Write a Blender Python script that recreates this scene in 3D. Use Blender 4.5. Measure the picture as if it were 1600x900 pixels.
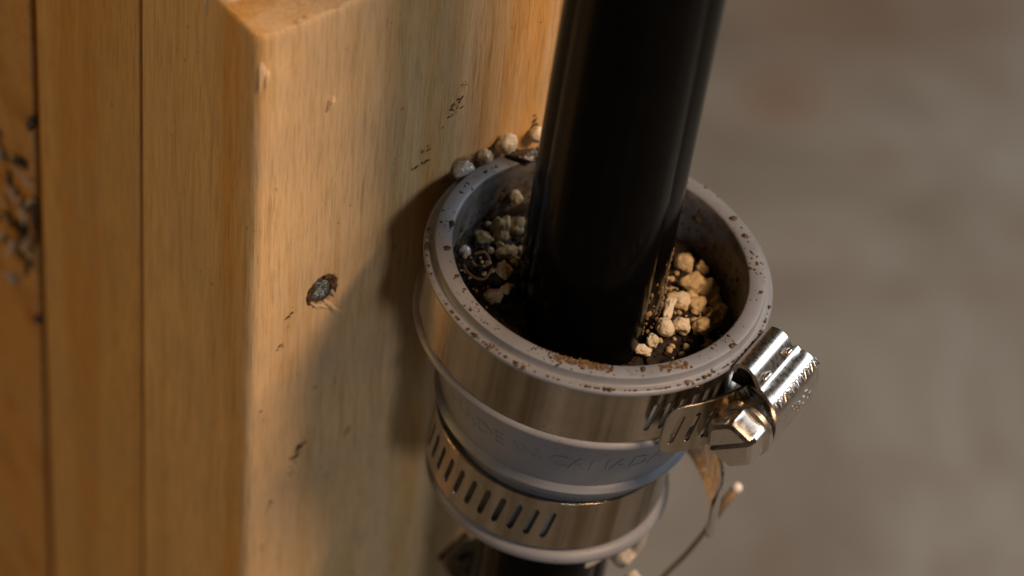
import bpy, bmesh, math, random
from math import sin, cos, radians, pi
from mathutils import Vector, Matrix, noise
random.seed(11)
for o in list(bpy.data.objects): bpy.data.objects.remove(o)
scene = bpy.context.scene
C = scene.collection
S = 0.001                       # everything below is laid out in millimetres, origin = centre of the coupling's rim

# ------------------------------------------------------------------ camera
cam = bpy.data.cameras.new('camera'); camo = bpy.data.objects.new('camera', cam); C.objects.link(camo)
RC = Matrix.Rotation(radians(47), 3, 'X') @ Matrix.Rotation(radians(5.6), 3, 'Z')
FPX, DIST = 5300.0, 602.0
CAM = -(RC @ Vector((140/FPX*DIST, 49/FPX*DIST, -DIST)))
camo.matrix_world = Matrix.Translation(CAM*S) @ RC.to_4x4()
cam.sensor_width = 36; cam.lens = FPX/1600*36
cam.clip_start = 0.01; cam.clip_end = 50
cam.dof.use_dof = True; cam.dof.focus_distance = 0.597; cam.dof.aperture_fstop = 9.8
scene.camera = camo

# ------------------------------------------------------------------ world (dim room) and lamps
w = bpy.data.worlds.new('World'); scene.world = w; w.use_nodes = True
bg = w.node_tree.nodes['Background']; bg.inputs[0].default_value = (0.055, 0.038, 0.012, 1); bg.inputs[1].default_value = 0.26
def lamp(name, az, el, dist, size, power, col, size_y=None):
    l = bpy.data.lights.new(name, 'AREA'); l.shape = 'DISK'; l.size = size; l.energy = power; l.color = col
    if size_y: l.shape = 'RECTANGLE'; l.size_y = size_y
    o = bpy.data.objects.new(name, l); C.objects.link(o)
    d = Vector((cos(radians(el))*cos(radians(az)), cos(radians(el))*sin(radians(az)), sin(radians(el))))
    o.location = d*dist; o.rotation_euler = d.to_track_quat('Z', 'Y').to_euler()
    return o
lamp('work_light', -66, 19, 1.5, 0.22, 3.9, (0.93, 0.95, 1.0))
lamp('window_light', 30, 27, 1.5, 0.75, 7.5, (0.86, 0.94, 1.0))
lamp('ceiling_lamp', -27.5, 48, 1.8, 0.58, 36.0, (1.0, 0.65, 0.39), 0.18)
lamp('side_lamp', 176, 14, 1.6, 0.35, 6.6, (1.0, 0.57, 0.17))
scene.view_settings.view_transform = 'Standard'; scene.view_settings.look = 'None'
scene.view_settings.exposure = 0.0; scene.view_settings.gamma = 1.0

# ------------------------------------------------------------------ frames
e1 = Vector((.974, -.225, 0)).normalized(); kk = Vector((.164, .712, .683)); kk = (kk - e1*kk.dot(e1)).normalized(); e2 = kk.cross(e1)
MC = RC @ Matrix((e1, e2, kk)).transposed()          # the coupling leans a few degrees away from the post
A1 = radians(39.8)
MP = Matrix.Rotation(A1, 3, 'Z')                     # post frame: x along the lit face, y into the post
PF = 32.0                                            # lit face at y = 32 in the post frame
FLOOR = -350.0
I3 = Matrix.Identity(3)

# ------------------------------------------------------------------ materials
def nt(name):
    m = bpy.data.materials.new(name); m.use_nodes = True
    t = m.node_tree; return m, t, t.nodes['Principled BSDF'], t.nodes, t.links
def N(t, typ, **kw):
    n = t.nodes.new(typ)
    for k, v in kw.items(): setattr(n, k, v)
    return n
def mapping(t, scale, rot=(0, 0, 0), coord='Object'):
    tc = N(t, 'ShaderNodeTexCoord'); mp = N(t, 'ShaderNodeMapping')
    mp.inputs['Scale'].default_value = scale; mp.inputs['Rotation'].default_value = rot
    t.links.new(tc.outputs[coord], mp.inputs[0]); return mp.outputs[0]
def noi(t, vec, scale, detail=3, rough=.5, dist=0):
    n = N(t, 'ShaderNodeTexNoise'); n.inputs['Scale'].default_value = scale; n.inputs['Detail'].default_value = detail
    n.inputs['Roughness'].default_value = rough; n.inputs['Distortion'].default_value = dist
    t.links.new(vec, n.inputs['Vector']); return n.outputs[0]
def ramp(t, fac, stops):
    r = N(t, 'ShaderNodeValToRGB'); cr = r.color_ramp
    while len(cr.elements) < len(stops): cr.elements.new(.5)
    for e, (p, c) in zip(cr.elements, stops):
        e.position = p; e.color = (c if len(c) == 4 else (*c, 1)) if hasattr(c, '__len__') else (c, c, c, 1)
    t.links.new(fac, r.inputs[0]); return r.outputs[0]
def mix(t, fac, a, b, mode='MIX'):
    m = N(t, 'ShaderNodeMix', data_type='RGBA', blend_type=mode)
    for s, v in ((m.inputs[0], fac), (m.inputs[6], a), (m.inputs[7], b)):
        if hasattr(v, 'node'): t.links.new(v, s)
        else: s.default_value = v if not hasattr(v, '__len__') else (*v, 1)
    return m.outputs[2]
def bump(t, h, strength, dist, prev=None):
    b = N(t, 'ShaderNodeBump'); b.inputs['Strength'].default_value = strength; b.inputs['Distance'].default_value = dist
    t.links.new(h, b.inputs['Height'])
    if prev is not None: t.links.new(prev, b.inputs['Normal'])
    return b.outputs[0]

def wood(name, pale, mid, streak, seed=0.0, endgrain=False, rot=0.0, stain=1.0):
    m, t, p, n, l = nt(name)
    sc = (1, 1, .035) if not endgrain else (1, 1, 1)
    tc = N(t, 'ShaderNodeTexCoord'); mp0 = N(t, 'ShaderNodeMapping'); mp0.inputs['Location'].default_value = (seed, seed*.7, seed*.3); mp0.inputs['Rotation'].default_value = (0, rot, 0)
    l.new(tc.outputs['Object'], mp0.inputs[0])
    mp = N(t, 'ShaderNodeMapping'); mp.inputs['Scale'].default_value = sc; l.new(mp0.outputs[0], mp.inputs[0])
    v = mp.outputs[0]
    warp = noi(t, mp0.outputs[0], 18, 2)
    va = N(t, 'ShaderNodeVectorMath', operation='MULTIPLY_ADD'); va.inputs[1].default_value = (.006, .006, 0)
    l.new(warp, va.inputs[0]); l.new(v, va.inputs[2]); v = va.outputs[0]
    a = noi(t, v, 300, 6, .68)
    c = ramp(t, a, [(.32, mid), (.5, pale), (.68, tuple(.6*x+.4*y for x, y in zip(pale, mid)))])
    b = noi(t, v, 95, 3, .55)
    c = mix(t, ramp(t, b, [(.52, 0), (.66, .75)]), c, streak)
    mf = N(t, 'ShaderNodeMapping'); mf.inputs['Scale'].default_value = (1, 1, .065) if not endgrain else (1, 1, 1); l.new(mp0.outputs[0], mf.inputs[0])
    f = noi(t, mf.outputs[0], 1500, 4, .75)
    c = mix(t, .5, c, ramp(t, f, [(.34, (.5, .44, .38)), (.52, (1, 1, 1)), (.7, (1.12, 1.12, 1.12))]), 'MULTIPLY')
    pore = noi(t, mf.outputs[0], 700, 2, .6)
    c = mix(t, ramp(t, pore, [(.63, 0), (.72, .45)]), c, tuple(x*.55 for x in mid))
    g = noi(t, mp0.outputs[0], 38, 5, .65)
    c = mix(t, ramp(t, g, [(.46, 0), (.70, .42*stain)]), c, (.40, .31, .22))
    scr = noi(t, mf.outputs[0], 160, 3, .6, 1.2)
    c = mix(t, ramp(t, scr, [(.64, 0), (.72, .3*stain)]), c, tuple(min(1, x*1.25) for x in pale))
    spk = noi(t, mp0.outputs[0], 260, 3, .6)
    c = mix(t, ramp(t, spk, [(.70, 0), (.76, .6*stain)]), c, (.10, .055, .02))
    l.new(c, p.inputs['Base Color']); p.inputs['Roughness'].default_value = .62; p.inputs['Specular IOR Level'].default_value = .3
    nb = bump(t, f, .5, .0004); nb = bump(t, a, .3, .0006, nb)
    l.new(nb, p.inputs['Normal'])
    return m
M = {}
M['wood'] = wood('pine_wood', (.65, .45, .24), (.545, .345, .145), (.56, .30, .075), 3.1)
M['wood_back'] = wood('pine_wood_back', (.56, .36, .15), (.50, .30, .11), (.47, .25, .065), 9.4)
M['plywood'] = wood('plywood', (.52, .30, .11), (.42, .22, .06), (.38, .18, .04), 5.7, rot=.9)
M['fresh_wood'] = wood('fresh_wood', (.70, .52, .32), (.62, .42, .22), (.6, .38, .16), 1.2, stain=.2)
M['torn_wood'] = wood('torn_wood', (.55, .43, .31), (.40, .30, .20), (.25, .17, .09), 2.2)

def pvc(name='grey_pvc', clean=((.16, .173, .203), (.205, .218, .252)), lo=.60, hi=.74, amt=.6, dirt=(.12, .075, .035)):
    m, t, p, n, l = nt(name)
    v = mapping(t, (1, 1, 1))
    a = noi(t, v, 120, 4, .6); c = ramp(t, a, [(.3, clean[0]), (.7, clean[1])])
    d = noi(t, v, 420, 5, .65); c = mix(t, ramp(t, d, [(lo, 0), (hi, amt)]), c, dirt)
    l.new(c, p.inputs['Base Color'])
    l.new(ramp(t, a, [(.3, .38), (.7, .55)]), p.inputs['Roughness'])
    l.new(bump(t, noi(t, v, 900, 3), .12, .0002), p.inputs['Normal'])
    return m
M['pvc'] = pvc()
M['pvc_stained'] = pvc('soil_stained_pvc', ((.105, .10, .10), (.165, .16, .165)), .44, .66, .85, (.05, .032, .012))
def steel(name, base, r0, r1, streaky=False):
    m, t, p, n, l = nt(name)
    v = mapping(t, (1, 1, 1)); a = noi(t, v, 160, 4, .65)
    c = ramp(t, a, [(.3, tuple(x*.82 for x in base)), (.65, base)])
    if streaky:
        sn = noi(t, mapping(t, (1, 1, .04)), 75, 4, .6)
        c = mix(t, ramp(t, sn, [(.36, .92), (.5, .35), (.62, 0)]), c, (.135, .092, .035))  # dark brown streaks in the base colour stand in for uneven reflections
    d = noi(t, v, 500, 4, .7); c = mix(t, ramp(t, d, [(.62, 0), (.75, .5 if streaky else .18)]), c, (.16, .10, .05))
    l.new(c, p.inputs['Base Color']); p.inputs['Metallic'].default_value = 1
    l.new(ramp(t, noi(t, mapping(t, (1, 1, .05)), 1200, 3), [(.3, r0), (.7, r1)]), p.inputs['Roughness'])
    nb = bump(t, noi(t, mapping(t, (1, 1, .06)), 130, 3, .6), .38 if streaky else .04, .0009); nb = bump(t, noi(t, mapping(t, (1, 1, 12)), 120, 2), .06, .0002, nb)
    l.new(nb, p.inputs['Normal'])
    return m
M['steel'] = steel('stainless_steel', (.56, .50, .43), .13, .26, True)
M['steel_bright'] = steel('bright_steel', (.68, .64, .60), .22, .36)
M['zinc'] = None
def simple(name, col, rough, spec=.5, ns=300, var=.25, bmp=.2, metallic=0, coat=0):
    m, t, p, n, l = nt(name); v = mapping(t, (1, 1, 1))
    a = noi(t, v, ns, 4, .6)
    l.new(ramp(t, a, [(.3, tuple(x*(1-var) for x in col)), (.7, tuple(min(1, x*(1+var)) for x in col))]), p.inputs['Base Color'])
    p.inputs['Roughness'].default_value = rough; p.inputs['Specular IOR Level'].default_value = spec; p.inputs['Metallic'].default_value = metallic
    p.inputs['Coat Weight'].default_value = coat; p.inputs['Coat Roughness'].default_value = .08
    if bmp: l.new(bump(t, noi(t, v, ns*3, 4), bmp, .0004), p.inputs['Normal'])
    return m
M['black'] = simple('black_plastic', (.002, .0018, .0016), .17, .045, 200, .3, .03)
M['soil'] = simple('potting_soil', (.016, .009, .005), .75, .35, 600, .6, .8)
M['speck'] = simple('dry_soil', (.085, .048, .02), .85, .2, 900, .5, .6)
M['mud'] = simple('brown_mud', (.12, .066, .026), .7, .3, 900, .5, .8)
M['clay'] = simple('clinging_soil', (.20, .115, .05), .7, .3, 900, .6, .8)
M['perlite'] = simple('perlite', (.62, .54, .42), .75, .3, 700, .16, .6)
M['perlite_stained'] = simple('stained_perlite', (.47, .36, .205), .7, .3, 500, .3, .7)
M['wet'] = simple('wet_perlite', (.50, .47, .42), .18, .6, 500, .2, .3, coat=.7)
M['bark'] = simple('wet_bark', (.025, .013, .006), .2, .6, 500, .5, .7, coat=.5)
M['zinc'] = simple('dull_strap', (.30, .22, .13), .55, .4, 400, .3, .3)
M['bark_dry'] = simple('stained_wood', (.09, .05, .022), .6, .3, 700, .6, .8)
M['resin'] = simple('wet_screw', (.16, .155, .13), .2, .8, 900, .5, .5, metallic=.9, coat=.6)
M['white'] = simple('white_nylon', (.46, .41, .35), .4, .5, 200, .1, .1)
M['wire'] = simple('grey_cable', (.16, .11, .06), .5, .4, 200, .2, .1)
M['wire_tip'] = simple('cable_end', (.72, .66, .6), .35, .5, 200, .1, .1)
M['root'] = simple('root', (.20, .10, .05), .6, .3, 500, .3, .3)
def water():
    m, t, p, n, l = nt('water'); p.inputs['Base Color'].default_value = (1, .97, .92, 1); p.inputs['Roughness'].default_value = .03
    p.inputs['Transmission Weight'].default_value = 1; p.inputs['IOR'].default_value = 1.33
    l.new(ramp(t, noi(t, mapping(t, (1, 1, 1)), 300), [(0, .02), (1, .06)]), p.inputs['Roughness']); return m
M['water'] = water()
def concrete():
    m, t, p, n, l = nt('concrete')
    v = mapping(t, (1, 1, 1))
    a = noi(t, v, 7.5, 5, .62, .7); b = noi(t, v, 24, 4, .6)
    c = ramp(t, a, [(.34, (.115, .112, .107)), (.5, (.172, .182, .184)), (.63, (.22, .243, .258))])
    c = mix(t, ramp(t, b, [(.5, 0), (.75, .5)]), c, (.125, .10, .085))
    geo = N(t, 'ShaderNodeNewGeometry')
    for (x, y, r, col) in ((.071, .475, .017, (.155, .095, .062)), (.088, .535, .045, (.14, .10, .075)), (.15, .54, .05, (.125, .10, .085))):   # rust stains
        d = N(t, 'ShaderNodeVectorMath', operation='DISTANCE'); l.new(geo.outputs['Position'], d.inputs[0]); d.inputs[1].default_value = (x, y, FLOOR*S)
        ad = N(t, 'ShaderNodeMath', operation='MULTIPLY_ADD'); l.new(b, ad.inputs[0]); ad.inputs[1].default_value = r*1.2; l.new(d.outputs['Value'], ad.inputs[2])
        mr = N(t, 'ShaderNodeMapRange'); mr.inputs[1].default_value = r*.7; mr.inputs[2].default_value = r*1.9; mr.inputs[3].default_value = .6; mr.inputs[4].default_value = 0
        l.new(ad.outputs[0], mr.inputs[0]); c = mix(t, mr.outputs[0], c, col)
    l.new(c, p.inputs['Base Color']); p.inputs['Roughness'].default_value = .7
    l.new(bump(t, noi(t, v, 400, 5), .3, .001), p.inputs['Normal']); return m
M['concrete'] = concrete()

# ------------------------------------------------------------------ mesh helpers
def root(name, label, cat, frame, base, group=None):
    o = bpy.data.objects.new(name, None); C.objects.link(o); o.empty_display_size = .005
    o.matrix_world = Matrix.Translation((frame @ Vector(base))*S) @ frame.to_4x4()
    o['label'] = label; o['category'] = cat
    if group: o['group'] = group
    return o
def tag(o, label, cat, group=None):
    o['label'] = label; o['category'] = cat
    if group: o['group'] = group
    return o
BASE = {}
def obj(name, verts, faces, mat, parent=None, base=(0, 0, 0), frame=None, smooth=True, sharp=None, label=None, solid=None, bev=None):
    """verts in millimetres in the frame; base = the parent's (or object's own) origin in that frame"""
    me = bpy.data.meshes.new(name); b = Vector(base)
    me.from_pydata([(Vector(v)-b)*S for v in verts], [], faces)
    bm = bmesh.new(); bm.from_mesh(me); bmesh.ops.remove_doubles(bm, verts=bm.verts, dist=1e-7); bmesh.ops.recalc_face_normals(bm, faces=bm.faces)
    if solid: bmesh.ops.solidify(bm, geom=list(bm.faces), thickness=solid*S); bmesh.ops.recalc_face_normals(bm, faces=bm.faces)
    bm.to_mesh(me); bm.free()
    me.materials.append(M[mat])
    for p in me.polygons: p.use_smooth = smooth
    sharp = sharp or (40 if solid else None)
    if smooth and sharp: me.set_sharp_from_angle(angle=radians(sharp))
    o = bpy.data.objects.new(name, me); C.objects.link(o)
    if parent is not None: o.parent = parent
    elif frame is not None: o.matrix_world = Matrix.Translation((frame @ b)*S) @ frame.to_4x4()
    if bev:
        s = o.modifiers.new('bevel', 'BEVEL'); s.width = bev*S; s.segments = 2; s.limit_method = 'ANGLE'; s.angle_limit = radians(50); s.harden_normals = True
    if label: o['label'] = label
    return o
def lathe(prof, seg=144, closed=True, c=lambda z: (0, 0)):
    v, f = [], []
    n = len(prof)
    for i in range(seg):
        a = 2*pi*i/seg
        for r, z in prof:
            x, y = c(z); v.append((x+r*cos(a), y+r*sin(a), z))
    m = n if closed else n-1
    for i in range(seg):
        j = (i+1) % seg
        for k in range(m):
            k2 = (k+1) % n
            f.append((i*n+k, j*n+k, j*n+k2, i*n+k2))
    return v, f
def catmull(pts, sub=5):
    out = []
    for i in range(len(pts)-1):
        p0 = pts[max(i-1, 0)]; p1 = pts[i]; p2 = pts[i+1]; p3 = pts[min(i+2, len(pts)-1)]
        for s in range(sub):
            t = s/sub
            out.append(tuple(.5*((2*b)+(-a+c)*t+(2*a-5*b+4*c-d)*t*t+(-a+3*b-3*c+d)*t**3) for a, b, c, d in zip(p0, p1, p2, p3)))
    out.append(tuple(pts[-1])); return out
def tube(path, rad, seg=12, cap=True):
    v, f = [], []
    P = [Vector(p) for p in path]; rr = rad if hasattr(rad, '__len__') else [rad]*len(P)
    up = Vector((0.3, 0.5, .8))
    for i, p in enumerate(P):
        d = (P[min(i+1, len(P)-1)]-P[max(i-1, 0)]).normalized()
        a = d.cross(up).normalized(); b = d.cross(a)
        for k in range(seg):
            t = 2*pi*k/seg; v.append(p+(a*cos(t)+b*sin(t))*rr[i])
    for i in range(len(P)-1):
        for k in range(seg):
            k2 = (k+1) % seg; f.append((i*seg+k, i*seg+k2, (i+1)*seg+k2, (i+1)*seg+k))
    if cap:
        f.append(tuple(range(seg))); f.append(tuple((len(P)-1)*seg+k for k in range(seg)))
    return v, f
def ico(sub):
    bm = bmesh.new(); bmesh.ops.create_icosphere(bm, subdivisions=sub, radius=1)
    v = [tuple(x.co) for x in bm.verts]; f = [tuple(y.index for y in x.verts) for x in bm.faces]; bm.free(); return v, f
ICO1, ICO2, ICO3 = ico(1), ico(2), ico(4)
def rot_rand(rnd): return Matrix.Rotation(rnd.uniform(0, 6.28), 3, 'X') @ Matrix.Rotation(rnd.uniform(0, 6.28), 3, 'Z')
def lump(center, size, seed, base=ICO3, amp=.28, freq=1.1, rot=None, angular=.0):
    off = Vector((seed*7.3, seed*3.1, seed*5.7)); R_ = rot or Matrix.Rotation(seed*1.7, 3, 'Z')
    out = []; PL = PLANES
    if angular:
        rq = random.Random(seed*13.7); PL = [Vector((rq.gauss(0, 1), rq.gauss(0, 1), rq.gauss(0, 1))).normalized() for _ in range(6)]
    for v in base[0]:
        p = Vector(v); n = noise.noise(p*freq+off)+.5*noise.noise(p*freq*2.3+off)+.25*noise.noise(p*freq*5+off)
        if angular:
            q = max(abs(p.dot(d)) for d in PL); p = p*(1-angular+angular*.78/max(q, .5))
        p = p*(1+amp*n)
        out.append(tuple(Vector(center)+R_ @ Vector((p.x*size[0], p.y*size[1], p.z*size[2]))))
    return out, base[1]
rp = random.Random(5)
PLANES = [Vector((rp.gauss(0, 1), rp.gauss(0, 1), rp.gauss(0, 1))).normalized() for _ in range(7)]
def join(parts):
    v, f = [], []
    for a, b in parts:
        o = len(v); v += list(a); f += [tuple(i+o for i in x) for x in b]
    return v, f
def strip(P, L0, L1, H, slots=(), step=1.2, sb=.62, sh=3.5, slant=.16, pitch=None, wf=None):
    """band from s=L0 to L1 with real slots: P(s, w) -> point; slots = centres"""
    v, f = [], []
    wf = wf or (lambda s: 1)
    def add(s, w_): v.append(P(s, w_*wf(s))); return len(v)-1
    def plain(a, b):
        if b-a < 1e-6: return
        n = max(1, int(math.ceil((b-a)/step))); pr = None
        for i in range(n+1):
            s = a+(b-a)*i/n; cur = [add(s, -H), add(s, 0), add(s, H)]
            if pr: f.append((pr[0], cur[0], cur[1], pr[1])); f.append((pr[1], cur[1], cur[2], pr[2]))
            pr = cur
    pos = L0; p = (pitch or 3.0)/2
    for c in sorted(slots):
        plain(pos, c-p); pos = c+p
        hole = [(-sb, -sh+sb), (-sb, 0), (-sb, sh-sb), (0, sh), (sb, sh-sb), (sb, 0), (sb, -sh+sb), (0, -sh)]
        outer = [(-p, -H), (-p, 0), (-p, H), (0, H), (p, H), (p, 0), (p, -H), (0, -H)]
        hi = [add(c+s_+slant*w_, w_) for s_, w_ in hole]; oi = [add(c+s_, w_) for s_, w_ in outer]
        for i in range(8):
            j = (i+1) % 8; f.append((oi[i], oi[j], hi[j], hi[i]))
    plain(pos, L1)
    return v, f
def text_mesh(body, size, extrude, align='CENTER'):
    cu = bpy.data.curves.new('lettering', 'FONT'); cu.body = body; cu.size = size; cu.extrude = extrude; cu.align_x = align; cu.align_y = 'CENTER'; cu.resolution_u = 3
    o = bpy.data.objects.new('lettering', cu); C.objects.link(o)
    dg = bpy.context.evaluated_depsgraph_get(); me = bpy.data.meshes.new_from_object(o.evaluated_get(dg))
    v = [tuple(x.co) for x in me.vertices]; f = [tuple(p.vertices) for p in me.polygons]
    bpy.data.objects.remove(o); bpy.data.curves.remove(cu); bpy.data.meshes.remove(me)
    return v, f

# ------------------------------------------------------------------ floor
fl = obj('concrete_floor', [(-9000, -9000, FLOOR), (9000, -9000, FLOOR), (9000, 9000, FLOOR), (-9000, 9000, FLOOR)], [(0, 1, 2, 3)], 'concrete', smooth=False, frame=I3)
fl['kind'] = 'structure'

# ------------------------------------------------------------------ timber post of two boards
PB = (-10, 70, FLOOR)
post = root('timber_post', 'pale pine post of two nailed boards behind the grey coupling', 'post', MP, PB)
def board_mesh(x0, x1, y0, y1, z0, z1, r, rough, seed):
    prof = []
    for cx, cy, a0 in ((x1-r, y1-r, 0), (x0+r, y1-r, 90), (x0+r, y0+r, 180), (x1-r, y0+r, 270)):
        for k in range(7): a = radians(a0+15*k); prof.append((cx+r*cos(a), cy+r*sin(a)))
    # extra points along the long sides so that the sawn top edge can be uneven
    dense = []
    for i in range(len(prof)):
        a, b = Vector(prof[i]), Vector(prof[(i+1) % len(prof)]); n = max(1, int((b-a).length/1.1))
        for k in range(n): dense.append(tuple(a+(b-a)*k/n))
    zs = [z0, z1-14, z1-5, z1-2, z1-.9, z1-.25, z1]
    v, f = [], []; n = len(dense)
    for zi, z in enumerate(zs):
        for x, y in dense:
            nn = noise.noise(Vector((x*.5+seed, y*.5, z*.3)))+.6*noise.noise(Vector((x*1.7, y*1.7+seed, z)))
            ins = (0, 0, 0, .05, .15, .45, .9)[zi]*rough
            cx, cy = (x0+x1)/2, (y0+y1)/2; d = Vector((cx-x, cy-y)).normalized() if zi > 2 else Vector((0, 0))
            k = ins*(1+.9*nn); v.append((x+d.x*k, y+d.y*k, z+(.35*nn*rough if zi > 3 else 0)))
    for zi in range(len(zs)-1):
        for i in range(n):
            j = (i+1) % n; f.append((zi*n+i, zi*n+j, (zi+1)*n+j, (zi+1)*n+i))
    f.append(tuple(range(n))[::-1]); f.append(tuple((len(zs)-1)*n+i for i in range(n)))
    return v, f
v, f = board_mesh(-53, 36, PF, PF+38, FLOOR, 49.3, 2.2, .8, 1)
b1 = obj('board', v, f, 'wood', post, PB, sharp=35)
v, f = board_mesh(-52.6, 36, PF+38.02, PF+76, FLOOR, 49.0, 1.3, .8, 4)
b2 = obj('board', v, f, 'wood_back', post, PB, sharp=35)
# the torn screw hole, cut for real
cv, cf = lump((-37.6, PF+.2, -15.6), (3.2, 4.6, 3.7), 2.2, ICO3, .22, 1.4, rot=Matrix.Rotation(radians(25), 3, 'Y'))
cut = obj('cutter', cv, cf, 'torn_wood', post, PB)
bo = b1.modifiers.new('hole', 'BOOLEAN'); bo.object = cut; bo.operation = 'DIFFERENCE'; bo.solver = 'EXACT'
bpy.context.view_layer.update(); dg = bpy.context.evaluated_depsgraph_get()
nm = bpy.data.meshes.new_from_object(b1.evaluated_get(dg)); b1.modifiers.clear(); old = b1.data; b1.data = nm; bpy.data.meshes.remove(old)
nm.name = 'board'; nm.set_sharp_from_angle(angle=radians(35)); bpy.data.objects.remove(cut)
# screw sunk in the hole
v, f = lathe([(0, .75), (.8, .95), (1.5, 1.0), (2.1, .7), (2.35, 0), (1.3, -1.2), (.9, -3), (0, -3)], 24, False)
sr = Matrix.Rotation(radians(66), 3, 'X') @ Matrix.Rotation(radians(-14), 3, 'Y')
obj('screw', [tuple(Vector((-37.7, PF+1.5, -15.6))+sr @ (Vector(q)*1.2)) for q in v], f, 'resin', post, PB, label='dark glossy screw head sunk in the torn hole of the near board')
for i, (x, y, z, a, b) in enumerate(((-35.6, .7, -13.6, 1.0, 1.5), (-36.6, .4, -12.3, 1.1, .6), (-39.4, .9, -14.6, .7, 1.9), (-35.2, .6, -15.8, .6, 1.0), (-40.2, .5, -16.6, .5, 1.3), (-38.2, .5, -12.2, .9, .5))):
    v, f = lump((x, PF+y, z), (a, .7, b), 90+i, ICO3, .5, 1.6); obj('torn_edge', v, f, 'bark_dry', post, PB)
rs = random.Random(3)
def splinter(a, b, wdt, mat, par=post, base=PB, n=4):
    a, b = Vector(a), Vector(b); d = b-a
    path = [a+d*(i/n)+Vector((rs.uniform(-.1, .1), rs.uniform(-.1, .1), rs.uniform(-.1, .1)))*d.length*.15 for i in range(n+1)]
    rad = [wdt*.6, wdt, wdt*.85, wdt*.5, wdt*.12][:n+1]
    v, f = tube(path, rad, 6); return obj('splinter', v, f, mat, par, base, smooth=False)
splinter((-36.9, PF+.4, -18.3), (-34.1, PF-1.6, -21.3), .42, 'fresh_wood')
splinter((-38.6, PF+.2, -18.6), (-36.4, PF-.6, -19.6), .35, 'fresh_wood')
splinter((-35.6, PF+.3, -16.3), (-34.7, PF-.5, -18.2), .3, 'torn_wood')
splinter((-39.9, PF+.3, -17.3), (-38.4, PF-.3, -19.3), .32, 'fresh_wood')
splinter((-37.2, PF+.1, 30.2), (-38.4, PF-.3, 27.4), .75, 'fresh_wood')
splinter((-51.6, PF+.6, 44), (-52.2, PF+.1, 37.6), .7, 'fresh_wood')
splinter((-50.9, PF+.3, 42), (-51.1, PF-.2, 38.1), .5, 'fresh_wood')
splinter((-52.6, PF+12, 49), (-49, PF+9, 50.3), .5, 'fresh_wood')
splinter((-45.2, PF+.6, 49.2), (-43.4, PF-.4, 50.2), .5, 'fresh_wood')
splinter((-43.2, PF+.8, 49.4), (-41.6, PF+.1, 50.0), .45, 'fresh_wood')
splinter((-53.1, PF+16, 47.8), (-53.1, PF+15.6, 43.5), .3, 'fresh_wood')

# rough panel further left
PLB = (-30, 130, FLOOR)
panel = root('plywood_panel', 'dark orange rough plywood edge at the far left behind a black gap', 'panel', MP, PLB)
v, f = board_mesh(-52.0, 20, PF+79.0, PF+190, FLOOR, 130, 1.2, .5, 8)
obj('board', v, f, 'plywood', panel, PLB, sharp=35)
rs = random.Random(9)
for i in range(26):     # torn fibres round a knocked-out knot
    y = PF+78.3+rs.uniform(0, 15); z = -55+rs.gauss(0, 9)
    splinter((-52.4, y, z), (-53.4-rs.uniform(0, 1.2), y+rs.uniform(-5, 5), z+rs.uniform(-5, 5)), rs.uniform(.4, 1.2), 'torn_wood' if i % 3 else 'bark_dry', panel, PLB)
for i, (y, z, ry, rz) in enumerate(((79, -27, 1.6, 1.9), (82.5, -40, 4.5, 1.5), (79.0, -52, .9, 6.5), (83, -57, 1.3, 2.0), (89, -50, 1, 4), (79.4, -80, 1.2, 1.2))):
    v, f = lump((-52.1, PF+y, z), (.8, ry, rz), 3+i, ICO2, .4)
    obj('knot', v, f, 'bark', panel, PLB)

# ------------------------------------------------------------------ grey coupling
CB = (0, 0, -57.4)
coup = root('pipe_coupling', 'grey rubber reducer coupling with soil-speckled rim clamped against the post', 'coupling', MC, CB)
prof = [(26.7, -.35), (27.1, 0), (29.35, .02), (29.8, -.2), (29.9, -.7), (29.95, -1.6), (30.2, -1.85), (31.0, -1.9), (31.5, -2.15), (31.65, -2.6), (31.4, -3.1), (30.7, -3.25),
        (30.3, -3.4), (30.3, -15.4), (30.9, -15.55), (31.4, -15.95), (31.5, -16.5), (31.1, -17.0), (29.8, -17.4), (28.6, -17.9), (28.0, -19), (23.9, -33.6), (23.7, -34.4), (24.2, -34.8), (24.7, -35.5), (24.5, -36.2),
        (23.6, -36.8), (23.2, -38.0), (21.6, -39.5), (21.5, -54.0), (22.4, -54.2), (23.1, -54.8), (23.3, -55.7), (22.9, -56.7), (21.8, -57.3), (17.5, -57.4),
        (17.2, -55), (19, -40), (24.2, -22), (26.2, -14), (26.5, -4)]
v, f = lathe(prof, 180)
body = obj('body', v, f, 'pvc', coup, CB, sharp=50)
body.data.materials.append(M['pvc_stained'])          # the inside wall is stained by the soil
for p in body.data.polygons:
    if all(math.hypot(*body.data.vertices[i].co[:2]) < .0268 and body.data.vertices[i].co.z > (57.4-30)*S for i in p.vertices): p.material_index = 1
# raised lettering round the neck
def on_cone(arc0, zc):
    sl = math.atan2(28.0-23.9, 33.6-19)
    def g(x, y, z):
        zz = zc+y*cos(sl); r = 28.0-(19*-1-zz)*(28.0-23.9)/(33.6-19)+z
        a = radians(arc0)+x/26.2; return (r*cos(a), r*sin(a), zz)
    return g
bpy.context.view_layer.update()
tv, tf = text_mesh('MADE IN CANADA', 5.4, .10); g = on_cone(-93, -26.6)
obj('lettering', [g(*p) for p in tv], tf, 'pvc', coup, CB, smooth=False)

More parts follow.
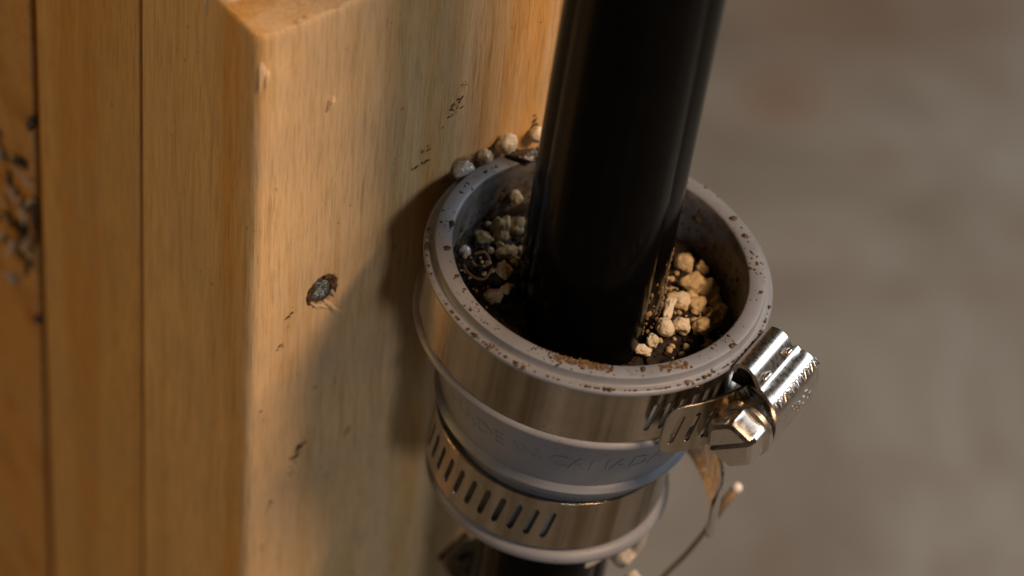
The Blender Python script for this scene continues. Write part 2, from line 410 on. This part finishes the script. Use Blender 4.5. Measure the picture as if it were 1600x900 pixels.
# ------------------------------------------------------------------ hose clamps
def arc_strip(cx, cy, R0, z0, tilt=(0, 0), dr=None, dz=None):
    def P(s, w_):
        a = s/R0; r = R0+(dr(s) if dr else 0); x, y = cx+r*cos(a), cy+r*sin(a)
        return (x, y, z0+w_+tilt[0]*(x-cx)+tilt[1]*(y-cy)+(dz(s) if dz else 0))
    return P
UB = (31, -8, -15.4)
up = root('hose_clamp', 'bright steel hose clamp just under the rim with screw housing at right', 'hose clamp', MC, UB)
R0 = 30.75; HZ = 5.9; ZC = -9.4
sl = [radians(a)*R0 for a in (-62, -57, -52, -47, -42, -37)]
v, f = strip(arc_strip(0, 0, R0, ZC), -pi*R0, pi*R0, HZ, sl, pitch=3.0, step=1.0, sb=.55, sh=3.4)
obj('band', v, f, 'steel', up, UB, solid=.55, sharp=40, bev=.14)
# free end of the band lying over it
R1 = 31.6; s0, s1 = radians(-61.0)*R1, radians(-29)*R1
def wend(s): 
    t = (s-s0)/2.6; return 1 if t > 1 else max(.55, math.sqrt(max(0, 1-(1-t)**2))*.45+.55)
lift = lambda s: 2.9+1.6*max(0, min(1, (s-s0)/(s1-s0)))
v, f = strip(arc_strip(0, 0, R1, ZC+.1, dr=lift), s0, s1, HZ, [radians(a)*R1 for a in (-56.8, -51.6, -46.4, -41.2, -36)], pitch=2.7, step=.5, sb=.55, sh=3.6, wf=wend)
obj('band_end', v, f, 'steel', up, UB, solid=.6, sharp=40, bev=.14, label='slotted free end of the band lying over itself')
# housing: a pressed shell, section in (radius, height), drawn out along the tangent
AH = radians(-23)
hr, ht = Vector((cos(AH), sin(AH), 0)), Vector((-sin(AH), cos(AH), 0))
def H(r, z, u): return tuple(hr*r+ht*u+Vector((0, 0, z)))
sec = catmull([(31.3, -2.6), (31.45, -1.2), (32.3, -.2), (33.9, .1), (35.5, -.5), (36.7, -1.8), (37.5, -2.7), (38.4, -3.0), (39.8, -3.2), (41.3, -4.0), (42.6, -6.0), (43.2, -9.2), (43.0, -12.5), (41.7, -15.2), (39.0, -16.8), (35.5, -17.3), (32.6, -17.0), (31.6, -16.4)], 4)
v, f = [], []; US = [-7.0, -6.8, -5.5, -4, -2, 0, 2, 4, 5.5, 6.7, 6.9]; ns = len(sec)
for iu, u in enumerate(US):
    for i, (r, z) in enumerate(sec):
        t = i/(ns-1); inner = 1 if t < .40 else 0
        uu = u + (.5*(1-min(1, t/.33)) if inner and u < 0 else 0)      # the inner bulge is set back a little along the tangent
        if t < .33 and u > 0: uu = u*.80
        pinch = .25*max(0, abs(u)-5.4) if t > .4 else 0.0
        uu -= (1.3*math.sin(pi*max(0, min(1, (t-.38)/.62)))) * (1 if u < 0 else -.4)*(abs(u)/6.6)**3 if t > .38 else 0
        v.append(H(r-pinch, z, uu))
for iu in range(len(US)-1):
    for i in range(ns-1): f.append((iu*ns+i, iu*ns+i+1, (iu+1)*ns+i+1, (iu+1)*ns+i))
hous = obj('housing', v, f, 'steel_bright', up, UB, solid=.8, sharp=60)
pc = [q for i, q in enumerate(sec) if i/(ns-1) < .42]
obj('cavity_shade_plate', [H(r, z, -5.2) for r, z in pc]+[H(36.0, -6.4, -5.0), H(31.2, -6.4, -5.0)], [tuple(range(len(pc)+2))], 'soil', hous, UB, smooth=False)  # added dark plate stands in for shade inside the bulge, borrowing the soil material
# stamped marks on the housing: follow the section by arc length
al = [0]
for a, b in zip(sec, sec[1:]): al.append(al[-1]+math.hypot(b[0]-a[0], b[1]-a[1]))
def onsec(q, h):
    q = max(0, min(al[-1]-1e-4, q)); i = next(k for k in range(len(al)-1) if al[k+1] > q); t = (q-al[i])/(al[i+1]-al[i])
    a, b = sec[i], sec[i+1]; tx, tz = b[0]-a[0], b[1]-a[1]; n_ = math.hypot(tx, tz)
    return a[0]+t*tx-tz/n_*h, a[1]+t*tz+tx/n_*h
def stamp(body, size, q0, u0, ex=.12):
    tv, tf = text_mesh(body, size, ex)
    out = []
    for x, y, z in tv:
        r, zz = onsec(q0-y, z+.42); out.append(H(r, zz, u0+x))
    obj('lettering', out, tf, 'steel_bright', hous, UB, smooth=False)
qb = al[next(i for i, p in enumerate(sec) if p[0] > 41.0)]
stamp('MADE IN JAPAN', 2.0, qb+.1, .1)
stamp('U  -  -7', 1.9, qb+4.2, .3)
# two lugs punched into the crease
qc = al[next(i for i, p in enumerate(sec) if p[0] > 36.9)]
for u0, su in ((-4.4, 1.5), (3.6, .9)):
    r, zz = onsec(qc-.2, .5); v, f = lump(H(r, zz, u0), (su, .55, .4), u0, ICO2, .02, rot=Matrix((ht, hr, Vector((0, 0, 1)))).transposed())
    obj('lug', v, f, 'steel_bright', hous, UB)
# worm screw with slotted hexagon head
def screw_pts(prof, seg, r0=37.4, z0=-10.8, hexa=False, ang0=0):
    v, f = [], []; n = len(prof)
    for i in range(seg):
        a = 2*pi*i/seg+ang0
        for r, u in prof:
            v.append(H(r0+r*cos(a), z0+r*sin(a), u))
    for i in range(seg):
        j = (i+1) % seg
        for k in range(n-1): f.append((i*n+k, j*n+k, j*n+k+1, i*n+k+1))
    return v, f
thread = [(0, 7.5)]
for k in range(31): u = 7.2-k*.5; thread.append((4.0 if k % 2 else 3.3, u))
thread += [(3.4, -8.8), (5.5, -8.9), (5.7, -9.4), (5.5, -10.2), (4.8, -10.4), (0, -10.4)]
v, f = screw_pts(thread, 40)
scr = obj('screw', v, f, 'steel_bright', up, UB, sharp=35)
v, f = [], []                                         # hexagon head, chamfered, with a slot across it
rings = [(-10.3, 5.3, 0), (-14.0, 5.3, 0), (-14.7, 4.95, 1), (-15.1, 4.1, 1)]
for u, rr, ch in rings:
    for k in range(48):
        a = 2*pi*k/48; hx = rr*cos(pi/6)/cos(((a+.35) % (pi/3))-pi/6); hx = min(hx, rr*(.985 if not ch else .94))
        v.append(H(37.4+hx*cos(a), -10.8+hx*sin(a), u))
for q in range(3):
    for k in range(48): f.append((q*48+k, q*48+(k+1) % 48, (q+1)*48+(k+1) % 48, (q+1)*48+k))
f.append(tuple(144+k for k in range(48))); f.append(tuple(range(48))[::-1])
hd = obj('screw_head', v, f, 'steel_bright', scr, UB, sharp=25)
sa = radians(40)
def slotbox(l, w_, u0, u1):
    q = []
    for u in (u0, u1):
        for a, b in ((-l, -w_), (l, -w_), (l, w_), (-l, w_)):
            q.append(H(37.4+a*cos(sa)-b*sin(sa), -10.8+a*sin(sa)+b*cos(sa), u))
    return q, [(0, 1, 2, 3), (4, 5, 6, 7), (0, 1, 5, 4), (1, 2, 6, 5), (2, 3, 7, 6), (3, 0, 4, 7)]
v, f = slotbox(7, .5, -16.5, -13.6); cut = obj('cutter', v, f, 'steel', scr, UB)
bo = hd.modifiers.new('slot', 'BOOLEAN'); bo.object = cut; bo.solver = 'EXACT'
bpy.context.view_layer.update(); dg = bpy.context.evaluated_depsgraph_get()
nm = bpy.data.meshes.new_from_object(hd.evaluated_get(dg)); hd.modifiers.clear(); hd.data = nm; nm.set_sharp_from_angle(angle=radians(25)); bpy.data.objects.remove(cut)

LB = (0, -22, -53.5)
lo = root('hose_clamp', 'slotted steel hose clamp loose round the narrow lower neck of the coupling', 'hose clamp', MC, LB)
RL = 22.7; ZL = -46.9
sl = [radians(a)*RL for a in [-83-8.0*k for k in range(18)]]
v, f = strip(arc_strip(-.9, 0, RL, ZL, (-.012, 0)), -pi*1.28*RL, pi*.72*RL, 6.2, sl, pitch=2.9, step=.9, sb=.6, sh=3.6, slant=.17)
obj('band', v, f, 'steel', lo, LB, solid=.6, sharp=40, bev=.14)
# its tail sticks out at the right, towards the viewer
tp = catmull([(21.6, 13, 0), (25.2, 9.5, 0), (28.2, 5, 0), (30.6, -.5, 0), (32.1, -5.5, 0), (32.3, -9, 0), (31.2, -12, 0)], 8)
cum = [0]
for a, b in zip(tp, tp[1:]): cum.append(cum[-1]+(Vector(b)-Vector(a)).length)
LT = cum[-1]
def PT(s, w_):
    s = max(0, min(LT-1e-4, s)); i = next(k for k in range(len(cum)-1) if cum[k+1] > s); t = (s-cum[i])/(cum[i+1]-cum[i])
    p = Vector(tp[i]).lerp(Vector(tp[i+1]), t); return (p.x-.08*w_, p.y, ZL+1.0+w_-1.4*(s/LT)**2)
v, f = strip(PT, 0, LT, 6.2, [LT-4.2-3.1*k for k in range(8)], pitch=2.9, step=.5, sb=.6, sh=3.9, slant=-.14, wf=lambda s: 1 if LT-s > 3 else .55+.45*math.sqrt(max(0, 1-(1-(LT-s)/3)**2)))
obj('band_end', v, f, 'steel_bright', lo, LB, solid=.7, sharp=40, bev=.16, label='slotted free tail of the lower band sticking out below the screw head')

# ------------------------------------------------------------------ black pipe
PCX = lambda z: (-1.0-.045*z, -.3-.07*max(-57, z))
ZB = -330.0
prof = [(13.2, 210), (13.2, 60), (13.2, 0), (13.2, -60), (13.2, -150), (13.2, ZB), (10.8, ZB), (10.8, 210)]
v, f = lathe(prof, 96, True, PCX)
pipe = obj('black_pipe', v, f, 'black', None, (PCX(ZB)[0], PCX(ZB)[1], ZB), MC, sharp=40)
tag(pipe, 'glossy black plastic pipe standing in the soil-filled coupling', 'pipe')

# ------------------------------------------------------------------ soil in the coupling
def soil_z(x, y):
    r = math.hypot(x, y); q = Vector((x*.16, y*.16, 2.3))
    h = 1.5*noise.noise(q)+.8*noise.noise(q*2.6)+.5*noise.noise(q*6)
    h += 1.6*(-x-y*.2)/26*.6
    return -10.9+h
v, f = [], []; NR, NA = 46, 180
for i in range(NR):
    r = 12+(26.6-12)*i/(NR-1)
    if i == NR-1: r = 26.0
    for k in range(NA):
        a = 2*pi*k/NA; x, y = r*cos(a), r*sin(a); z = soil_z(x, y); rr = min(r, 26.3)
        v.append((x*min(1, 26.1/r), y*min(1, 26.1/r), z))
for i in range(NR-1):
    for k in range(NA): k2 = (k+1) % NA; f.append((i*NA+k, i*NA+k2, (i+1)*NA+k2, (i+1)*NA+k))
parts = [(v, f)]
rs = random.Random(21)
for i in range(420):
    a = rs.uniform(0, 2*pi); r = rs.uniform(14, 25.6); x, y = r*cos(a), r*sin(a); s_ = rs.uniform(.25, .9)
    parts.append(lump((x, y, soil_z(x, y)+s_*.3), (s_, s_*rs.uniform(.5, 1), s_*.6), i, ICO1, .4))
v, f = join(parts)
so = obj('potting_soil', v, f, 'soil', None, (0, 0, -12), MC); so['kind'] = 'stuff'
tag(so, 'dark wet potting soil filling the coupling round the pipe', 'soil')

# ------------------------------------------------------------------ perlite granules
G_R, G_L, G_N = 'perlite in the soil right of the pipe', 'perlite in the soil left of the pipe', 'perlite caught between rim and post'
def granule(x, y, size, mat, label, seed, group, z=None, rz=0, tilt=0, amp=.22, ang=.35, frame=MC, crease=False):
    zz = (soil_z(x, y)+size[2]*.55) if z is None else z
    R_ = Matrix.Rotation(radians(rz), 3, 'Z') @ Matrix.Rotation(radians(tilt), 3, 'Y')
    v, f = lump((x, y, zz), size, seed, ICO3, amp, 1.25, R_, ang)
    if crease:      # a dented seam down the side that faces the room
        nv = []
        for q in v:
            p = Vector(q)-Vector((x, y, zz)); t = p.x/size[0]-.12-.25*p.z/size[2]
            k = 1-.20*math.exp(-(t/.10)**2) if p.y < 0 and abs(p.z) < size[2]*.75 else 1
            nv.append(tuple(Vector((x, y, zz))+p*k))
        v = nv
    o = obj('perlite_granule', v, f, mat, None, (x, y, zz-size[2]*.9), frame)
    return tag(o, label, 'perlite', group)
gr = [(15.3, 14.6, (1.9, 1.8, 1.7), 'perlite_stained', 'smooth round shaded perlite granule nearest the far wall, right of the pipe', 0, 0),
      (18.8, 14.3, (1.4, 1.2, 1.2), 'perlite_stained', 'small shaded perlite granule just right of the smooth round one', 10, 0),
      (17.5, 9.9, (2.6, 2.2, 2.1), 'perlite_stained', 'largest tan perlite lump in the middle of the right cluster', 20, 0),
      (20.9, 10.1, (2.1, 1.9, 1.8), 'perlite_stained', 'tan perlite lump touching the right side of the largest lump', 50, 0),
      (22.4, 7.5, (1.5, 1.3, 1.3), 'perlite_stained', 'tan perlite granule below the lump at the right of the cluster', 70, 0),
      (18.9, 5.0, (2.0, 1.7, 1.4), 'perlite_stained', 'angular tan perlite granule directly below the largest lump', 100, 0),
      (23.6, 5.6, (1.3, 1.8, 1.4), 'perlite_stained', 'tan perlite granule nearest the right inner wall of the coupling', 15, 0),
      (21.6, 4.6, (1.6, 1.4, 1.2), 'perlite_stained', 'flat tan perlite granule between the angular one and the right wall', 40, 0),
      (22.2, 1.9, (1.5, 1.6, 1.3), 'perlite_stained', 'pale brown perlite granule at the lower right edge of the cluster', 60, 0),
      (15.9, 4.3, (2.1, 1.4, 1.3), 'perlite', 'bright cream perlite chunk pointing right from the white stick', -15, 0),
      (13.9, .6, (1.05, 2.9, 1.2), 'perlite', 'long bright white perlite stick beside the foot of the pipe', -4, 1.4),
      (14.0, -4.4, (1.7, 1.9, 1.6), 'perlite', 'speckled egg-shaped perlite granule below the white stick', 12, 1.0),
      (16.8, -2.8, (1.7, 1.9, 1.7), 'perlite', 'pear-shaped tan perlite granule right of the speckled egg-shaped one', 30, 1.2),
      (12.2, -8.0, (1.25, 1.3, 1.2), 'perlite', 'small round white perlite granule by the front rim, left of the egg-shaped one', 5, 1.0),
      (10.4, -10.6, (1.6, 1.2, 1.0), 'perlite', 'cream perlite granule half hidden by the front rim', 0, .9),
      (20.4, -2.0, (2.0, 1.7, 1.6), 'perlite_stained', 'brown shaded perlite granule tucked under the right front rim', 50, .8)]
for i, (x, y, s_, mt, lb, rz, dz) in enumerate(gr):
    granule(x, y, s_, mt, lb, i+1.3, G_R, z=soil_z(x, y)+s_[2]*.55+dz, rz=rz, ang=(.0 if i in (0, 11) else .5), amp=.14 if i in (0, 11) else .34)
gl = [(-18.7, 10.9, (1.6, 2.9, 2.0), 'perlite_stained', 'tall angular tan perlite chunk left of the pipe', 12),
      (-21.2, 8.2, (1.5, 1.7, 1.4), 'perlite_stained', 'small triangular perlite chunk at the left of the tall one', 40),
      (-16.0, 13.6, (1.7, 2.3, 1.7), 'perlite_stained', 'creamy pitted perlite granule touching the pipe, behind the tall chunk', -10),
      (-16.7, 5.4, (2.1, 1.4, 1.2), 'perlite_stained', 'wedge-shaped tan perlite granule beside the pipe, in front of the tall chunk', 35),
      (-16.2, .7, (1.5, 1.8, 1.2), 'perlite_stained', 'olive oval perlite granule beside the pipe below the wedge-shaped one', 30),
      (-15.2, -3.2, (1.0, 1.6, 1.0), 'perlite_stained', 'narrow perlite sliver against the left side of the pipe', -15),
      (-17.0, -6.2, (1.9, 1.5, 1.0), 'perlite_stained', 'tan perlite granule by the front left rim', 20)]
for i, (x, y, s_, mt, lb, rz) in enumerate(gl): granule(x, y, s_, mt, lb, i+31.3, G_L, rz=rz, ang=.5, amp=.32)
granule(-17.3, 18.0, (1.2, 1.5, 1.3), 'perlite', 'small white perlite crumb stuck to the far left inner wall', 44, G_L, z=-6.8, rz=30)
granule(-24.0, 3.6, (1.15, 1.15, 1.15), 'wet', 'shiny wet bead of perlite against the left inner wall', 45, G_L, z=-9.6, amp=.1, ang=0)
nk = [(.7, 30.0, 3.7, (2.1, 1.7, 2.1), 'perlite', 'large creased cream perlite granule resting between rim and post', 52, .2),
      (-3.8, 30.4, 2.6, (1.5, 1.3, 1.4), 'wet', 'small tan wet perlite granule between rim and post, second from the left', 53, .35),
      (-8.9, 30.0, 1.9, (2.2, 1.5, 2.0), 'wet', 'oval wet white perlite granule at the left end between rim and post', 54, .3),
      (7.8, 30.2, 2.9, (1.6, 1.5, 1.7), 'perlite', 'perlite granule between rim and post, half hidden by the black pipe', 55, .15)]
for x, y, z, s_, mt, lb, sd, am in nk:
    granule(x, y, s_, mt, lb, sd, G_N, z=z, amp=am, ang=.3, frame=MP, crease=(sd == 52))
# loose perlite grit between the granules, too fine to count
rg = random.Random(77); parts = []
for i in range(230):
    a = rg.choice((rg.gauss(.2, .45), rg.gauss(.2, .45), rg.gauss(2.9, .5), rg.uniform(0, 6.28))); r = rg.uniform(14.5, 25); x, y = r*cos(a), r*sin(a); s_ = min(1.1, rg.lognormvariate(-.8, .5))
    parts.append(lump((x, y, soil_z(x, y)+s_*.4+.2), (s_, s_*rg.uniform(.6, 1), s_*.8), i+.5, ICO2, .4, 1.3, None, .4))
v, f = join(parts); pg = obj('perlite_grit', v, f, 'perlite_stained', None, (0, 0, -11), MC); pg['kind'] = 'stuff'; tag(pg, 'fine tan perlite grit strewn over the soil', 'perlite')
# water drops in the nook
rs = random.Random(4); parts = []
for (x, z) in ((-8.9, 2.0), (-7.4, 2.5), (-6.4, 2.3), (-5.6, 2.0), (-3.3, 2.6), (-1.9, 2.4), (1.0, 3.8), (4.6, 1.3), (.1, 2.3), (-9.8, 1.2), (5.2, 2.2)):
    s_ = rs.uniform(.22, .38); parts.append(lump((x, PF-.15, z), (s_, s_*.8, s_), x, ICO2, .08))
v, f = join(parts); wd = obj('water_drops', v, f, 'water', None, (0, PF, 1), MP); wd['kind'] = 'stuff'; tag(wd, 'tiny shiny water drops round the perlite on the post', 'water')
# bark chip on the rim
v, f = lump((-17.6, 21.2, .75), (2.9, 1.6, .8), 61, ICO3, .45, 1.3, Matrix.Rotation(radians(18), 3, 'Z'))
tag(obj('bark_chip', v, f, 'bark', None, (-17.6, 21.2, 0), MC), 'dark wet bark chip lying on the rim near the pipe', 'bark')
for nme, pts, lb in (('upper', [(-22.2, 3.0), (-20.6, 3.6), (-19.3, 2.6), (-19.6, .9), (-21.2, .3), (-22.4, .8)], 'thin brown root loop on the soil left of the pipe'),
                     ('lower', [(-23.6, .2), (-22.9, -1.6), (-21.2, -2.4), (-19.4, -2.0), (-18.6, -.8)], 'curved brown root on the soil close to the left front rim')):
    pth = catmull([(x, y, soil_z(x, y)+1.0+.5*math.sin(x*3)) for x, y in pts], 5); v, f = tube(pth, .26, 8)
    tag(obj('root', v, f, 'root', None, pth[0], MC), lb, 'root', 'roots on the soil')

# ------------------------------------------------------------------ soil specks: rim, inner wall, pipe, post
rs = random.Random(8); parts = []
for i in range(900):
    a = rs.uniform(0, 2*pi); dens = .08+1.5*max(0, noise.noise(Vector((cos(a)*4.5, sin(a)*4.5, 3)))+.12)
    if rs.random() > dens: continue
    r = rs.uniform(26.9, 29.7); s_ = min(.9, rs.lognormvariate(-1.8, .75))
    parts.append(lump((r*cos(a), r*sin(a), .02), (s_, s_*rs.uniform(.4, 1), .12), i, ICO1, .5))
for i in range(150):     # on the lip below and the inner wall
    a = rs.uniform(pi, 2*pi); s_ = min(.5, rs.lognormvariate(-1.8, .5)); parts.append(lump((31.1*cos(a), 31.1*sin(a), -1.8), (s_, s_, s_*.5), i, ICO1, .5))
for i in range(420):
    a = rs.uniform(0, 2*pi); z = -11.5+rs.random()**2.0*(7+4*noise.noise(Vector((cos(a)*3, sin(a)*3, 7)))); s_ = min(.9, rs.lognormvariate(-1.35, .55)); r = 26.5
    parts.append(lump((r*cos(a), r*sin(a), z), (s_, s_, s_), i, ICO1, .5))
v, f = join(parts); o = obj('soil_specks', v, f, 'speck', None, (0, 0, 0), MC); o['kind'] = 'stuff'; tag(o, 'fine brown soil specks scattered on the grey rim', 'soil')
parts = []
for i in range(150):      # mud smear on the front of the rim
    x = -4.5+9.5*rs.random()**.8; rr = 27.75+rs.gauss(0, .38)+.3*noise.noise(Vector((x, 0, 0))); a = -pi/2+x/28; s_ = rs.uniform(.12, .42)
    parts.append(lump((rr*cos(a), rr*sin(a), .05), (s_, s_*.8, .16), i, ICO2, .5))
for (x, y) in ((16.0, -22.6), (17.2, -23.1), (15.2, -23.8), (17.9, -22.0), (18.9, -24.6), (-15.2, -26.8), (-9.4, -29.8), (14.4, -24.4), (22.5, -20.0)):
    for k in range(11): s_ = rs.uniform(.1, .36); parts.append(lump((x+rs.gauss(0, .55), y+rs.gauss(0, .4), .02 if math.hypot(x, y) < 29.6 else -1.85), (s_, s_, .14), k, ICO2, .5))
v, f = join(parts); o = obj('mud_smear', v, f, 'mud', None, (0, -28, 0), MC); tag(o, 'wet brown mud smeared on the front of the grey rim', 'mud')
parts = []
for i in range(260):     # soil on the pipe foot
    a = radians(rs.gauss(-58, 32)); z = -10+abs(rs.gauss(0, 7.5)); cx, cy = PCX(z); s_ = min(.7, rs.lognormvariate(-1.45, .55))
    parts.append(lump((cx+13.15*cos(a), cy+13.15*sin(a), z), (s_, s_, s_*1.3), i, ICO1, .5))
for i in range(60):
    a = radians(rs.uniform(8, 26)); z = -6+rs.uniform(0, 10.5); cx, cy = PCX(z); s_ = rs.uniform(.2, .65)
    parts.append(lump((cx+13.1*cos(a), cy+13.1*sin(a), z), (s_, s_, s_*1.4), i, ICO1, .5))
v, f = join(parts); o = obj('pipe_soil', v, f, 'clay', None, (0, -13, -8), MC); o['kind'] = 'stuff'; tag(o, 'crumbs of soil clinging to the foot of the black pipe', 'soil')
parts = []
def smear(x, z, n, sx, sz, smin, smax, slope=0):
    for i in range(n):
        t = rs.gauss(0, 1); s_ = rs.uniform(smin, smax)
        parts.append(lump((x+t*sx, PF, z+t*slope+rs.gauss(0, 1)*sz), (s_*rs.uniform(.7, 2.2), .07, s_*rs.uniform(.4, .9)), i+x, ICO1, .6, 1.1, Matrix.Rotation(rs.uniform(-.8, .2), 3, 'Y')))
smear(-10.6, 15.6, 22, .9, 1.1, .14, .42, .9); smear(-9.0, 20, 5, .8, .8, .1, .2, .9)
smear(-17.0, 8.6, 9, 1.1, .3, .12, .32); smear(-17.4, 5.6, 10, .9, .18, .14, .34, .1)
smear(-41.6, -55, 18, .7, .8, .2, .5, .8); smear(-43, -60, 9, .8, 1.4, .1, .3, 1.2); smear(-30.2, -55.2, 5, .3, .3, .2, .5)
smear(-44.9, -18.2, 6, .4, .5, .15, .4); smear(-47.7, -66.4, 8, .35, 1.1, .12, .34, 1); smear(-46.5, -25, 5, .5, .5, .12, .3); smear(-33, -42, 4, .5, 2, .1, .22)
smear(-50, -40, 3, .3, .5, .15, .4); smear(-35, -66, 6, 2, 4, .1, .25); smear(-48.8, -78, 4, .3, 1, .12, .3)
smear(8.3, 3.7, 10, .5, .9, .2, .5, .8); smear(.8, 3.8, 4, .8, .6, .12, .3); smear(-4, 2.6, 7, 2, .5, .1, .25); smear(-11.5, -.6, 4, 1, 1, .12, .3)
for i in range(70): smear(rs.uniform(-51, 20), rs.uniform(-85, 40), 1, .1, .1, .06, .16)
v, f = join(parts); o = obj('post_dirt', v, f, 'speck', None, (0, PF, 0), MP); o['kind'] = 'stuff'; tag(o, 'dark soil crumbs smeared on the lit face of the post', 'soil')

# ------------------------------------------------------------------ strap, cable tie and wire below
def PS(s, w_): return (-9.5+.47*s+.88*w_, PF-9.5-.10*s, -91.5-.88*s+.47*w_)
SB = (8, PF-14, -118)
st = root('perforated_strap', 'tan punched metal strap end beside the pipe under the lower clamp', 'strap', MP, SB)
v, f = strip(PS, 0, 42, 4.4, [3.6, 8.6, 13.6, 18.6, 23.6, 28.6], pitch=4.6, step=1, sb=1.2, sh=2.2, slant=.2, wf=lambda s: 1 if s > 3 else .5+.5*math.sqrt(max(0, 1-(1-s/3)**2)))
obj('strip', v, f, 'zinc', st, SB, solid=.8)
v, f = strip(lambda s, w_: (PS(s, w_)[0], PS(s, w_)[1]+1.3, PS(s, w_)[2]), .6, 42, 3.9); obj('dark_backing', v, f, 'black', st, SB, solid=.8)  # dark strip added behind the strap so its punched holes look black
TB = (14, -4, -70)
ct = root('cable_tie', 'white nylon cable tie round the black pipe below the clamps', 'cable tie', MC, TB)
v, f = strip(lambda s, w_: (PCX(-66)[0]+14.3*cos(s/14.3), 14.3*sin(s/14.3)-.3, -66+w_), 0, 2*pi*14.3, 2.0, step=1.5); obj('strap', v, f, 'white', ct, TB, solid=1.0)
v, f = lump((17.6, -7.6, -66), (2.6, 2.2, 2.8), 71, ICO3, .1, .8, None, .6); obj('head', v, f, 'white', ct, TB)
v, f = tube(catmull([(17.6, -6, -67), (19.6, -6.8, -64.5), (20.2, -6.6, -60), (20.0, -5.6, -56)], 5), 1.1, 8); obj('tail', v, f, 'white', ct, TB)
v, f = tube(catmull([(19.5, -12, -66), (21.5, -14, -67), (23, -17, -70)], 5), 1.5, 8); obj('tail', v, f, 'white', ct, TB)
WB = (15.9, 2.8, -93.8)
wr = root('cable', 'thin brown cable with a pale cut end behind the clamp tail', 'cable', I3, WB)
pts = catmull([(28.3, -.9, -59.6), (25.8, -.5, -67.9), (23.0, 1.1, -76.6), (19.9, 1.7, -83.2), (15.9, 2.8, -93.8), (8, 6, -118), (0, 14, -170), (-4, 20, FLOOR+1)], 6)
v, f = tube(pts, .48, 10); obj('core', v, f, 'wire', wr, WB)
v, f = tube([(30.4, .1, -56.0), (28.3, -.9, -59.6), (26.6, -.7, -65.0)], [.95, 1.0, .6], 14); obj('sheath', v, f, 'wire', wr, WB)
v, f = lump((30.7, .2, -55.5), (1.05, 1.05, 1.05), 81, ICO2, .1); obj('cut_end', v, f, 'wire_tip', wr, WB)
